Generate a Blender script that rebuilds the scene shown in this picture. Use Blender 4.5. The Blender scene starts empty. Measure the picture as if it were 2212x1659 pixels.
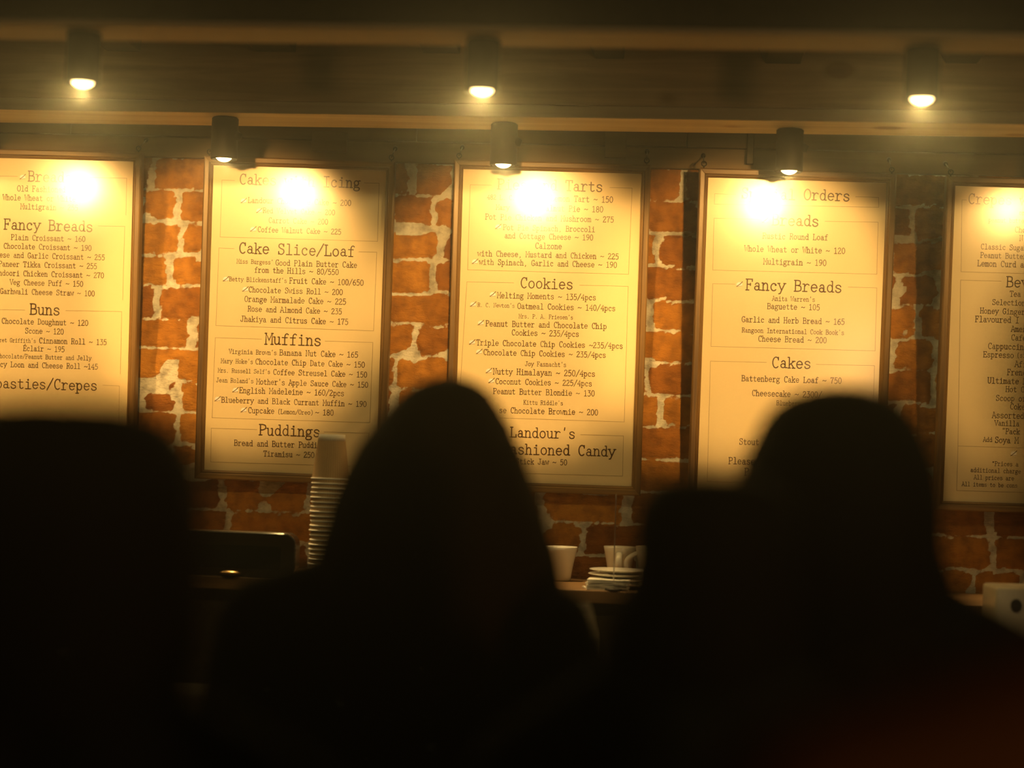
import bpy, bmesh, math, random
import numpy as np
from math import sin, cos, pi, radians, atan2, tan
from mathutils import Vector, Matrix, noise

random.seed(7)
SC = bpy.context.scene
COL = SC.collection

# ------------------------------------------------------------------ camera
FPX = 4110.0                       # focal length in pixels of the 2212-wide frame
CAM = Vector((0, -5.0, 1.55))
YAW, PITCH, ROLL = radians(4.0), radians(2.375), radians(1.9)
FW = Vector((-sin(YAW)*cos(PITCH), cos(YAW)*cos(PITCH), sin(PITCH)))
R0 = FW.cross(Vector((0, 0, 1))).normalized()
U0 = R0.cross(FW)
UP = cos(ROLL)*U0 - sin(ROLL)*R0
RT = cos(ROLL)*R0 + sin(ROLL)*U0
cd = bpy.data.cameras.new('camera')
cam = bpy.data.objects.new('camera', cd)
COL.objects.link(cam)
m = Matrix.Identity(4)
for i in range(3):
    m[i][0], m[i][1], m[i][2], m[i][3] = RT[i], UP[i], -FW[i], CAM[i]
cam.matrix_world = m
cd.sensor_fit = 'HORIZONTAL'
cd.sensor_width = 36.0
cd.lens = FPX/2212*36.0
cd.clip_start = 0.05
cd.dof.use_dof = True
cd.dof.focus_distance = 4.93
cd.dof.aperture_fstop = cd.lens/1000/0.052
SC.camera = cam

# ------------------------------------------------------------------ world, exposure
w = bpy.data.worlds.new('world'); SC.world = w
w.use_nodes = True
nt = w.node_tree
nt.nodes['Background'].inputs['Color'].default_value = (1.0, 0.82, 0.55, 1)
nt.nodes['Background'].inputs['Strength'].default_value = 0.02
HAZE = 0.036
if HAZE:
    vs = nt.nodes.new('ShaderNodeVolumeScatter')
    vs.inputs['Color'].default_value = (1, 0.98, 0.85, 1)
    vs.inputs['Density'].default_value = HAZE
    vs.inputs['Anisotropy'].default_value = 0.90
    nt.links.new(vs.outputs['Volume'], nt.nodes['World Output'].inputs['Volume'])
SC.view_settings.view_transform = 'Standard'
SC.view_settings.look = 'None'
SC.view_settings.exposure = 0.0
SC.view_settings.gamma = 1.0
SC.view_settings.use_curve_mapping = False
SC.cycles.max_bounces = 8
SC.cycles.diffuse_bounces = 4
SC.cycles.volume_bounces = 0
SC.cycles.sample_clamp_indirect = 3.0
SC.cycles.caustics_reflective = False
SC.cycles.caustics_refractive = False
SC.cycles.use_denoising = True

BEAM_W = 48.0
SPOT_W, DOWN_W, GLOW_W, LENS_E = 145.0, 2.4, 4.7, 14.0
WARM = (1.0, 0.53, 0.14)
# added unseen fill light behind the camera, brightens the queue's backs and rear beam
rl = bpy.data.lights.new('fill_light', 'POINT'); rl.energy = 46.0; rl.color = (1.0, 0.62, 0.28); rl.shadow_soft_size = 0.12
ro = bpy.data.objects.new('fill_light', rl); COL.objects.link(ro); ro.location = (1.9, -6.0, 1.40)
LENSCOL = (1.0, 0.68, 0.28)

# ------------------------------------------------------------------ helpers
def ray(px, py):
    return FW*FPX + RT*(px-1106.0) - UP*(py-829.5)
def at_y(px, py, Y):
    d = ray(px, py); return CAM + d*((Y-CAM.y)/d.y)
def at_z(px, py, Z):
    d = ray(px, py); return CAM + d*((Z-CAM.z)/d.z)
def at_d(px, py, D):
    return CAM + ray(px, py)*(D/FPX)

def link(o, parent=None):
    COL.objects.link(o)
    if parent is not None: o.parent = parent
    return o
def tag(o, label=None, cat=None, group=None, kind=None):
    if label: o['label'] = label
    if cat: o['category'] = cat
    if group: o['group'] = group
    if kind: o['kind'] = kind
    return o
def empty(name, loc=(0, 0, 0), rotz=0.0):
    o = bpy.data.objects.new(name, None)
    o.empty_display_size = 0.05
    o.location = loc; o.rotation_euler = (0, 0, rotz)
    return link(o)
def mesh_obj(name, bm, mats, parent=None, smooth=False, bevel=0.0):
    me = bpy.data.meshes.new(name)
    bm.normal_update()
    bm.to_mesh(me); bm.free()
    for mt in (mats if isinstance(mats, (list, tuple)) else [mats]):
        me.materials.append(mt)
    if smooth:
        for p in me.polygons: p.use_smooth = True
    o = link(bpy.data.objects.new(name, me), parent)
    if bevel:
        b = o.modifiers.new('bevel', 'BEVEL'); b.width = bevel; b.segments = 2; b.limit_method = 'ANGLE'
    return o
def box(bm, x0, x1, y0, y1, z0, z1, mi=0, M=None):
    vs = [bm.verts.new(Vector(p) if M is None else M @ Vector(p)) for p in
          ((x0,y0,z0),(x1,y0,z0),(x1,y1,z0),(x0,y1,z0),(x0,y0,z1),(x1,y0,z1),(x1,y1,z1),(x0,y1,z1))]
    for f in ((0,3,2,1),(4,5,6,7),(0,1,5,4),(1,2,6,5),(2,3,7,6),(3,0,4,7)):
        bm.faces.new([vs[i] for i in f]).material_index = mi
def lathe(bm, prof, n=32, c=(0, 0, 0), mi=0, cap=True):
    c = Vector(c); rings = []
    for r, z in prof:
        rings.append([bm.verts.new(c + Vector((r*cos(2*pi*k/n), r*sin(2*pi*k/n), z))) for k in range(n)])
    for a, b in zip(rings, rings[1:]):
        for k in range(n):
            bm.faces.new((a[k], a[(k+1) % n], b[(k+1) % n], b[k])).material_index = mi
    if cap:
        bm.faces.new(rings[0][::-1]).material_index = mi
        bm.faces.new(rings[-1]).material_index = mi
def tube(bm, pts, r, n=8, mi=0):
    pts = [Vector(p) for p in pts]; rings = []
    for i, p in enumerate(pts):
        t = (pts[min(i+1, len(pts)-1)] - pts[max(i-1, 0)]).normalized()
        a = t.orthogonal().normalized() if i == 0 else (a - t*a.dot(t)).normalized()
        b = t.cross(a)
        rr = r[i] if isinstance(r, (list, tuple)) else r
        rings.append([bm.verts.new(p + rr*(a*cos(2*pi*k/n) + b*sin(2*pi*k/n))) for k in range(n)])
    for q, s in zip(rings, rings[1:]):
        for k in range(n):
            bm.faces.new((q[k], q[(k+1) % n], s[(k+1) % n], s[k])).material_index = mi
    bm.faces.new(rings[0][::-1]).material_index = mi
    bm.faces.new(rings[-1]).material_index = mi
def copy_tree(o, parent=None):
    c = o.copy(); COL.objects.link(c)
    if parent is not None: c.parent = parent
    for ch in list(o.children): copy_tree(ch, c)
    return c

# ------------------------------------------------------------------ materials
def mat(name, color, rough=0.6, spec=0.5, metal=0.0, coat=0.0, coat_r=0.1, bump=0.0, bscale=60, vary=0.0, vscale=8, emis=None, estr=0):
    mt = bpy.data.materials.new(name); mt.use_nodes = True
    n = mt.node_tree; b = n.nodes['Principled BSDF']
    b.inputs['Base Color'].default_value = (*color, 1)
    b.inputs['Roughness'].default_value = rough
    b.inputs['Specular IOR Level'].default_value = spec
    b.inputs['Metallic'].default_value = metal
    b.inputs['Coat Weight'].default_value = coat
    b.inputs['Coat Roughness'].default_value = coat_r
    if emis:
        b.inputs['Emission Color'].default_value = (*emis, 1); b.inputs['Emission Strength'].default_value = estr
    tc = n.nodes.new('ShaderNodeTexCoord')
    if vary:
        tx = n.nodes.new('ShaderNodeTexNoise'); tx.inputs['Scale'].default_value = vscale; tx.inputs['Detail'].default_value = 4
        n.links.new(tc.outputs['Object'], tx.inputs['Vector'])
        mx = n.nodes.new('ShaderNodeMix'); mx.data_type = 'RGBA'
        mx.inputs['A'].default_value = (*[c*(1-vary) for c in color], 1)
        mx.inputs['B'].default_value = (*[min(1, c*(1+vary)) for c in color], 1)
        n.links.new(tx.outputs['Fac'], mx.inputs['Factor']); n.links.new(mx.outputs['Result'], b.inputs['Base Color'])
    if bump:
        tb = n.nodes.new('ShaderNodeTexNoise'); tb.inputs['Scale'].default_value = bscale; tb.inputs['Detail'].default_value = 5
        n.links.new(tc.outputs['Object'], tb.inputs['Vector'])
        bp = n.nodes.new('ShaderNodeBump'); bp.inputs['Strength'].default_value = bump; bp.inputs['Distance'].default_value = 0.004
        n.links.new(tb.outputs['Fac'], bp.inputs['Height']); n.links.new(bp.outputs['Normal'], b.inputs['Normal'])
    return mt
def wood(name, c1, c2, axis=0, scale=14.0, rough=0.55, knots=False, coat=0.0):
    mt = bpy.data.materials.new(name); mt.use_nodes = True
    n = mt.node_tree; b = n.nodes['Principled BSDF']; L = n.links.new
    tc = n.nodes.new('ShaderNodeTexCoord'); mp = n.nodes.new('ShaderNodeMapping')
    s = [scale*2.2]*3; s[axis] = scale*0.11
    mp.inputs['Scale'].default_value = s
    L(tc.outputs['Object'], mp.inputs['Vector'])
    tx = n.nodes.new('ShaderNodeTexNoise'); tx.inputs['Scale'].default_value = 1.6; tx.inputs['Detail'].default_value = 7
    tx.inputs['Distortion'].default_value = 0.6
    L(mp.outputs['Vector'], tx.inputs['Vector'])
    cr = n.nodes.new('ShaderNodeValToRGB')
    cr.color_ramp.elements[0].position = 0.32; cr.color_ramp.elements[0].color = (*c1, 1)
    cr.color_ramp.elements[1].position = 0.68; cr.color_ramp.elements[1].color = (*c2, 1)
    L(tx.outputs['Fac'], cr.inputs['Fac'])
    out = cr.outputs['Color']
    if knots:
        vo = n.nodes.new('ShaderNodeTexVoronoi'); vo.inputs['Scale'].default_value = 3.3
        m2 = n.nodes.new('ShaderNodeMapping'); k = [1.6, 1.6, 1.6]; k[axis] = 1.0
        m2.inputs['Scale'].default_value = k
        L(tc.outputs['Object'], m2.inputs['Vector']); L(m2.outputs['Vector'], vo.inputs['Vector'])
        kr = n.nodes.new('ShaderNodeValToRGB')
        e = kr.color_ramp.elements
        e[0].position = 0.0; e[0].color = (0.35, 0.22, 0.12, 1)
        e[1].position = 0.17; e[1].color = (1, 1, 1, 1)
        x = kr.color_ramp.elements.new(0.10); x.color = (0.6, 0.45, 0.3, 1)
        x = kr.color_ramp.elements.new(0.13); x.color = (0.85, 0.8, 0.7, 1)
        L(vo.outputs['Distance'], kr.inputs['Fac'])
        mx = n.nodes.new('ShaderNodeMix'); mx.data_type = 'RGBA'; mx.blend_type = 'MULTIPLY'
        mx.inputs['Factor'].default_value = 0.9
        L(out, mx.inputs['A']); L(kr.outputs['Color'], mx.inputs['B']); out = mx.outputs['Result']
    L(out, b.inputs['Base Color'])
    b.inputs['Roughness'].default_value = rough
    b.inputs['Specular IOR Level'].default_value = 0.35
    b.inputs['Coat Weight'].default_value = coat; b.inputs['Coat Roughness'].default_value = 0.3
    bp = n.nodes.new('ShaderNodeBump'); bp.inputs['Strength'].default_value = 0.25; bp.inputs['Distance'].default_value = 0.002
    L(tx.outputs['Fac'], bp.inputs['Height']); L(bp.outputs['Normal'], b.inputs['Normal'])
    return mt

COAT_R = 0.17
M_PAPER = mat('cream_laminated_paper', (0.80, 0.68, 0.42), rough=0.75, spec=0.2, coat=1.0, coat_r=COAT_R, vary=0.03, vscale=5)
M_INK = mat('dark_brown_ink', (0.10, 0.055, 0.020), rough=0.75, spec=0.2, coat=1.0, coat_r=COAT_R)
M_RULE = mat('light_brown_rule_ink', (0.36, 0.26, 0.12), rough=0.75, spec=0.2, coat=1.0, coat_r=COAT_R)
M_MARKW = mat('white_mark_ink', (0.93, 0.93, 0.96), rough=0.75, spec=0.2, coat=1.0, coat_r=COAT_R)
M_FRAME_H = wood('stained_frame_wood_across', (0.075, 0.036, 0.008), (0.25, 0.140, 0.034), axis=0, scale=16, coat=0.25)
M_FRAME_V = wood('stained_frame_wood_upright', (0.075, 0.036, 0.008), (0.25, 0.140, 0.034), axis=1, scale=16, coat=0.25)
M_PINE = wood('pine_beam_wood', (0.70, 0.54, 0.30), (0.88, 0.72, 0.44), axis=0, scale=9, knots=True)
M_PINE2 = wood('brown_pine_panel', (0.52, 0.34, 0.14), (0.76, 0.53, 0.25), axis=0, scale=9, knots=True)
M_FASCIA = wood('greyed_brown_board', (0.085, 0.055, 0.024), (0.16, 0.105, 0.05), axis=0, scale=8)
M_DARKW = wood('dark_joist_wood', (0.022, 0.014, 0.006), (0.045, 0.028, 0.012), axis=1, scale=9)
M_SHELF = wood('oiled_shelf_wood', (0.16, 0.085, 0.035), (0.30, 0.17, 0.07), axis=0, scale=10, coat=0.3)
M_BLACKM = mat('matt_black_lamp_metal', (0.012, 0.011, 0.008), rough=0.6, spec=0.15)
M_LENS = mat('lit_lamp_lens', (0.9, 0.8, 0.5), emis=LENSCOL, estr=LENS_E)
M_LENS.cycles.emission_sampling = 'NONE'
M_REFL = mat('lamp_reflector', (0.75, 0.55, 0.25), rough=0.35, metal=0.8)
M_IRON = mat('dark_iron', (0.03, 0.025, 0.02), rough=0.45, metal=0.7)

# ------------------------------------------------------------------ room shell
XL, XR = -2.75, 2.15
ZFASC = 2.334
# brick wall: one relief mesh, bricks and mortar told apart by a vertex attribute
def brick_rows():
    rows = []; z = -0.012; r = 0
    rnd = random.Random(21)
    while z < 2.75:
        h = 0.083*rnd.uniform(0.94, 1.06)
        xs = []; x = XL - rnd.uniform(0, 0.2)
        while x < XR + 0.2:
            ln = rnd.choice((0.235, 0.235, 0.12)) if r % 2 else rnd.choice((0.118, 0.118, 0.235))
            ln *= rnd.uniform(0.93, 1.07)
            xs.append((x, x+ln, rnd.random(), rnd.uniform(0.006, 0.014), rnd.uniform(-0.006, 0.006))); x += ln
        rows.append((z, z+h, xs, rnd.uniform(0.002, 0.0065))); z += h; r += 1
    return rows
def build_brick_wall():
    rows = brick_rows()
    xs = np.arange(XL, XR+0.001, 0.0085)
    zs = np.concatenate([np.arange(0, 0.95, 0.03), np.arange(0.95, 2.42, 0.0085), np.arange(2.42, 2.76, 0.04)])
    nx, nz = len(xs), len(zs)
    verts, mort, tint = [], [], []
    for z in zs:
        for x in xs:
            dx = 0.013*noise.noise((x*17, 1.3, z*17)) + 0.008*noise.noise((x*60, 7.3, z*60))
            dz = 0.009*noise.noise((x*15, 5.3, z*19)) + 0.006*noise.noise((x*55, 9.3, z*55))
            X, Z = x+dx, z+dz
            ri = min(len(rows)-1, max(0, int((Z+0.012)/0.083)))
            while ri > 0 and rows[ri][0] > Z: ri -= 1
            while ri < len(rows)-1 and rows[ri][1] < Z: ri += 1
            z0, z1, bl, mz = rows[ri]
            d = -0.02; tn = 0.5
            for (a, b, t, mm, sh) in bl:
                if a <= X < b:
                    # rounded-box distance, inside positive
                    hx, hz = (b-a)/2-mm, (z1-z0)/2-mz
                    qx, qz = abs(X-(a+b)/2)-hx+0.008, abs(Z-(z0+z1)/2)-hz+0.008
                    d = -(math.hypot(max(qx, 0), max(qz, 0)) + min(max(qx, qz), 0) - 0.008); tn = t
                    break
            smear = noise.noise((x*7.5, 3.1, z*9.0)) + 0.5*noise.noise((x*19, 2.1, z*21))
            d -= max(0.0, smear-0.36)*0.12                     # mortar smeared over some bricks
            br = min(1.0, max(0.0, 0.5 + d/0.008))
            hgt = 0.006*br + 0.0035*noise.noise((x*30, 0.3, z*30)) + 0.0035*noise.noise((x*75, 0.7, z*95))
            verts.append((x, -hgt, z)); mort.append(1-br); tint.append(tn)
    faces = [(j*nx+i, j*nx+i+1, (j+1)*nx+i+1, (j+1)*nx+i) for j in range(nz-1) for i in range(nx-1)]
    # give the wall its thickness
    n0 = len(verts)
    verts += [(XL, 0.2, 0), (XR, 0.2, 0), (XR, 0.2, zs[-1]), (XL, 0.2, zs[-1])]
    faces.append((n0+1, n0, n0+3, n0+2))
    mort += [1]*4; tint += [0.5]*4
    me = bpy.data.meshes.new('wall_back')
    me.from_pydata(verts, [], faces)
    for nm, arr in (('mortar', mort), ('tint', tint)):
        at = me.attributes.new(nm, 'FLOAT', 'POINT'); at.data.foreach_set('value', np.array(arr, dtype=np.float32))
    for p in me.polygons: p.use_smooth = True
    mt = bpy.data.materials.new('whitewash_mortar_brick'); mt.use_nodes = True
    n = mt.node_tree; b = n.nodes['Principled BSDF']; L = n.links.new
    tc = n.nodes.new('ShaderNodeTexCoord')
    am = n.nodes.new('ShaderNodeAttribute'); am.attribute_name = 'mortar'
    at = n.nodes.new('ShaderNodeAttribute'); at.attribute_name = 'tint'
    n1 = n.nodes.new('ShaderNodeTexNoise'); n1.inputs['Scale'].default_value = 95; n1.inputs['Detail'].default_value = 6
    L(tc.outputs['Object'], n1.inputs['Vector'])
    ad = n.nodes.new('ShaderNodeMath'); ad.operation = 'MULTIPLY_ADD'; ad.inputs[1].default_value = 0.9; 
    L(n1.outputs['Fac'], ad.inputs[0]); L(am.outputs['Fac'], ad.inputs[2])
    ms = n.nodes.new('ShaderNodeMapRange'); ms.interpolation_type = 'SMOOTHSTEP'
    ms.inputs['From Min'].default_value = 0.82; ms.inputs['From Max'].default_value = 1.08
    L(ad.outputs['Value'], ms.inputs['Value'])
    cb = n.nodes.new('ShaderNodeValToRGB')
    e = cb.color_ramp.elements
    e[0].position = 0; e[0].color = (0.30, 0.112, 0.015, 1); e[1].position = 1; e[1].color = (0.54, 0.25, 0.034, 1)
    x = e.new(0.5); x.color = (0.43, 0.185, 0.023, 1)
    L(at.outputs['Fac'], cb.inputs['Fac'])
    n2 = n.nodes.new('ShaderNodeTexNoise'); n2.inputs['Scale'].default_value = 34; n2.inputs['Detail'].default_value = 6
    L(tc.outputs['Object'], n2.inputs['Vector'])
    mb = n.nodes.new('ShaderNodeMix'); mb.data_type = 'RGBA'; mb.blend_type = 'MULTIPLY'; mb.inputs['Factor'].default_value = 0.8
    rb = n.nodes.new('ShaderNodeValToRGB'); rb.color_ramp.elements[0].position = 0.3; rb.color_ramp.elements[0].color = (0.45, 0.4, 0.35, 1)
    rb.color_ramp.elements[1].position = 0.6; rb.color_ramp.elements[1].color = (1, 1, 1, 1)
    L(n2.outputs['Fac'], rb.inputs['Fac']); L(cb.outputs['Color'], mb.inputs['A']); L(rb.outputs['Color'], mb.inputs['B'])
    cm = n.nodes.new('ShaderNodeValToRGB')
    cm.color_ramp.elements[0].position = 0.30; cm.color_ramp.elements[0].color = (0.34, 0.33, 0.29, 1)
    cm.color_ramp.elements[1].position = 0.56; cm.color_ramp.elements[1].color = (0.70, 0.70, 0.63, 1)
    L(n2.outputs['Fac'], cm.inputs['Fac'])
    mx = n.nodes.new('ShaderNodeMix'); mx.data_type = 'RGBA'
    L(ms.outputs['Result'], mx.inputs['Factor']); L(mb.outputs['Result'], mx.inputs['A']); L(cm.outputs['Color'], mx.inputs['B'])
    L(mx.outputs['Result'], b.inputs['Base Color'])
    b.inputs['Roughness'].default_value = 0.62; b.inputs['Specular IOR Level'].default_value = 0.3
    bp = n.nodes.new('ShaderNodeBump'); bp.inputs['Strength'].default_value = 0.9; bp.inputs['Distance'].default_value = 0.010
    mp = n.nodes.new('ShaderNodeMapping'); mp.inputs['Scale'].default_value = (34, 34, 80)
    L(tc.outputs['Object'], mp.inputs['Vector'])
    n3 = n.nodes.new('ShaderNodeTexNoise'); n3.inputs['Scale'].default_value = 1.0; n3.inputs['Detail'].default_value = 6; n3.inputs['Roughness'].default_value = 0.65
    L(mp.outputs['Vector'], n3.inputs['Vector'])
    L(n3.outputs['Fac'], bp.inputs['Height']); L(bp.outputs['Normal'], b.inputs['Normal'])
    me.materials.append(mt)
    o = link(bpy.data.objects.new('wall_back', me)); tag(o, kind='structure')
build_brick_wall()

bm = bmesh.new(); box(bm, XL, XR, -6.2, 0.2, -0.12, 0.0)
tag(mesh_obj('floor', bm, wood('worn_floor_boards', (0.05, 0.03, 0.015), (0.11, 0.065, 0.03), axis=1, scale=6)), kind='structure')
bm = bmesh.new(); box(bm, XL, XR, -6.2, 0.2, 2.752, 2.85)
tag(mesh_obj('ceiling', bm, wood('dark_ceiling_boards', (0.035, 0.024, 0.012), (0.07, 0.048, 0.022), axis=0, scale=6)), kind='structure')

# wooden board that tops the brick wall (with its butt joints and cleats)
bm = bmesh.new()
fx = [XL, -1.55, -0.62, 0.09, 0.98, XR]
for a, b in zip(fx, fx[1:]):
    box(bm, a+0.0012, b-0.0012, -0.045, -0.012, ZFASC+0.055, 2.75)
box(bm, XL, XR, -0.034, -0.012, ZFASC, ZFASC+0.054)
tag(mesh_obj('trim_1', bm, M_FASCIA, bevel=0.0015), kind='structure')
def cleat(px0, px1, py0, py1):
    a, b = at_y(px0, py0, -0.046), at_y(px1, py1, -0.046)
    bm = bmesh.new(); box(bm, a.x, b.x, -0.062, -0.045, b.z, a.z)
    return bm
tag(mesh_obj('trim_2', cleat(1308, 1352, 285, 344), M_FASCIA, bevel=0.002), kind='structure')
tag(mesh_obj('trim_3', cleat(1614, 1627, 285, 356), M_DARKW, bevel=0.002), kind='structure')
tag(mesh_obj('trim_4', cleat(676, 750, 285, 330), M_FASCIA, bevel=0.002), kind='structure')

# the two lighting beams: each has a front board and a flat underside
def beam(name, zb, near, far, height, lower_strip, front_mat):
    a0, a1 = at_z(0, near[0], zb), at_z(2212, near[1], zb)
    b0, b1 = at_z(0, far[0], zb), at_z(2212, far[1], zb)
    def ext(p, q, x): t = (x-p.x)/(q.x-p.x); return p.y + t*(q.y-p.y)
    bm = bmesh.new()
    def prism(y_in, z0, z1, mi):
        v = [bm.verts.new(p) for p in (
            (XL, ext(a0, a1, XL)+y_in, z0), (XR, ext(a0, a1, XR)+y_in, z0), (XR, ext(b0, b1, XR), z0), (XL, ext(b0, b1, XL), z0),
            (XL, ext(a0, a1, XL)+y_in, z1), (XR, ext(a0, a1, XR)+y_in, z1), (XR, ext(b0, b1, XR), z1), (XL, ext(b0, b1, XL), z1))]
        for f in ((0,3,2,1),(4,5,6,7),(0,1,5,4),(1,2,6,5),(2,3,7,6),(3,0,4,7)): bm.faces.new([v[i] for i in f]).material_index = mi
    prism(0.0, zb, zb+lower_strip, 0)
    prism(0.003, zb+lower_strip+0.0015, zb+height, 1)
    o = mesh_obj(name, bm, [M_PINE, front_mat], bevel=0.002); tag(o, kind='structure')  # paler underside, darker front: bounce light and shade put into the wood colours
    return (a0.y+a1.y)/2, (b0.y+b1.y)/2
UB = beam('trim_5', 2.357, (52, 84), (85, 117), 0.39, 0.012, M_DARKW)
LB = beam('trim_6', at_y(1090, 267, -0.30).z, (237, 269), (265, 297), 0.36, 0.031, M_PINE2)

# rafters between the beams, only their far ends peep out below the front beam
for k, (px, py, wd) in enumerate(((262, 112, .10), (590, 113, .115), (948, 116, .105), (1310, 128, .085), (1683, 141, .10), (2064, 143, .09))):
    p = at_y(px, py, LB[0])
    bm = bmesh.new()
    x0, x1 = p.x-wd/2, p.x+wd/2
    v = [bm.verts.new(q) for q in (
        (x0+.016, LB[0]-.004, p.z), (x1, LB[0]-.004, p.z), (x1, UB[1]+.01, p.z), (x0+.016, UB[1]+.01, p.z),
        (x0-.012, LB[0]-.004, p.z+.05), (x1+.004, LB[0]-.004, p.z+.05), (x1+.004, UB[1]+.01, p.z+.05), (x0-.012, UB[1]+.01, p.z+.05))]
    for f in ((0,3,2,1),(0,1,5,4),(1,2,6,5),(2,3,7,6),(3,0,4,7),(4,5,6,7)): bm.faces.new([v[i] for i in f])
    box(bm, x0, x1, UB[1]+.01, LB[0]-.004, p.z+.05, 2.7515)
    tag(mesh_obj('trim_%d' % (7+k), bm, M_DARKW, bevel=0.002), kind='structure')

# ------------------------------------------------------------------ spotlights
def spot(name, loc, power, half, soft, aim, radius, parent, color=WARM):
    ld = bpy.data.lights.new(name, 'SPOT'); ld.energy = power; ld.color = color
    ld.spot_size = 2*half; ld.spot_blend = soft; ld.shadow_soft_size = radius
    o = link(bpy.data.objects.new(name, ld), parent)
    o.location = loc; o.rotation_euler = Vector(aim).to_track_quat('-Z', 'Y').to_euler()
    return o
LAMP_R, LAMP_H = 0.0335, 0.100
RY = -0.30
RZ = at_y(1090, 267, RY).z; RH = RZ - at_y(1090, 358, RY).z
def make_lamp(name, base, label, group, front, aimx=0.0, gain=1.0):
    t = empty(name, base); tag(t, label, 'lamp', group)
    bm = bmesh.new()
    R, H = LAMP_R, (LAMP_H if front else RH)
    lathe(bm, [(R*.9, 0), (R, -.003), (R, -H+.002), (R-.0015, -H), (R-.005, -H), (R-.006, -H+.012), (R*.3, -H+.02)], 36, cap=False)
    bm.faces.new([v for v in bm.verts if abs(v.co.z) < 1e-6])
    body = mesh_obj('housing', bm, M_BLACKM, t, smooth=True)
    body.modifiers.new('es', 'EDGE_SPLIT').split_angle = radians(35)
    bm = bmesh.new()
    lathe(bm, [(R-.0062, -H+.012), (R-.009, -H+.006), (0.0225, -H+.012), (0.0225, -H+.014)], 36, cap=False)
    mesh_obj('reflector_ring', bm, M_REFL, t, smooth=True)
    bm = bmesh.new()
    dome = 0.017 if front else 0.016
    rl = 0.0225 if front else 0.0215
    lathe(bm, [(rl*cos(a), -H+.010-dome*sin(a)) for a in [pi/2*k/7*0.985 for k in range(8)]][::-1], 32)
    mesh_obj('lens', bm, M_LENS, t, smooth=True)
    if front:
        # joint of the tilting head, on the back of the housing
        spot('lamp_light', (0, 0.012, -H-0.010), SPOT_W*gain, radians(18.2), 0.5, (aimx, cos(radians(11)), -sin(radians(11))), 0.026, t)
        spot('lamp_glow', (0, 0, -H-0.012), GLOW_W*gain, radians(86), 0.15, (0, 0, -1), 0.015, t, (1.0, 0.69, 0.23))
    else:
        bm = bmesh.new(); tube(bm, [(R-.004, -.006, -.045), (R+.010, -.006, -.05)], [.013, .009], 14)
        mesh_obj('tilt_knob', bm, M_BLACKM, t, smooth=True)
        spot('lamp_light', (0, 0.0, -H-0.012), DOWN_W, radians(87), 0.12, (0, 0, -1), 0.015, t, (1.0, 0.68, 0.24))
        spot('lamp_light', (0, 0, -H-0.012), BEAM_W, radians(23), 0.5, (0, -0.08, -1), 0.012, t, (1.0, 0.66, 0.25))
    return t
FRONT = [(-1.885, 'leftmost'), (at_y(183, 75, -1.4).x, ''), (at_y(1045, 88, -1.4).x, ''), (at_y(1994, 100, -1.4).x, ''), (1.33, '')]
FL = ['black cylinder spotlight under front beam beyond the left end of the view',
      'black cylinder spotlight under front beam, left of the cakes with icing menu',
      'black cylinder spotlight under front beam at the middle, before the pies and tarts menu',
      'black cylinder spotlight under front beam at the right, past the special orders menu',
      'black cylinder spotlight under front beam beyond the right end of the view']
for (x, _), lb, ax, gn in zip(FRONT, FL, (0.20, 0.02, 0.0, -0.18, -0.20), (1, 1, 1.05, 1, .45)):
    make_lamp('ceiling_spotlight', (x, -1.4, 2.357), lb, 'spotlights under the front beam', True, ax, gn)
RXS = [-1.80, at_y(487, 256, RY).x, at_y(1090, 267, RY).x, at_y(1707, 277, RY).x, 1.05]
RL = ['smaller black downlight on rear beam beyond the left edge of the view',
      'black downlight on rear beam over the left corner of the cakes with icing menu',
      'black downlight with side knob on rear beam over the pies and tarts menu',
      'black downlight on rear beam over the special orders menu',
      'black downlight on rear beam over the half-seen menu at the right edge']
for x, lb in zip(RXS, RL):
    make_lamp('ceiling_downlight', (x, RY, RZ), lb, 'downlights under the rear beam', False)

# ------------------------------------------------------------------ typewriter lettering (drawn as pen strokes)
def sm(pts, k=5, closed=False):
    P = [Vector((p[0], p[1])) for p in pts]; out = []; n = len(P)
    rng = range(n if closed else n-1)
    for i in rng:
        p0 = P[(i-1) % n] if closed or i > 0 else P[i]*2-P[i+1]
        p1, p2 = P[i], P[(i+1) % n]
        p3 = P[(i+2) % n] if closed or i+2 < n else p2*2-p1
        for j in range(k):
            t = j/k
            out.append(0.5*((2*p1)+(p2-p0)*t+(2*p0-5*p1+4*p2-p3)*t*t+(3*p1-p0-3*p2+p3)*t**3))
    out.append(P[0] if closed else P[-1])
    return [(v.x, v.y) for v in out]
def arc(cx, cy, rx, ry, a0, a1, n=None):
    n = n or max(4, int(abs(a1-a0)/24))
    return [(cx+rx*cos(radians(a0+(a1-a0)*i/n)), cy+ry*sin(radians(a0+(a1-a0)*i/n))) for i in range(n+1)]
X, C = 0.90, 1.34
def sf(x, y, a, b=None): return [(x-a, y), (x+(a if b is None else b), y)]
def arch(x0, x1, y): return sm([(x0, y-.28), (x0+.10*(x1-x0)/.5, y-.10), ((x0+x1)/2+.03, y), (x1-.04, y-.14), (x1, y-.34)], 4)
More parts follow.
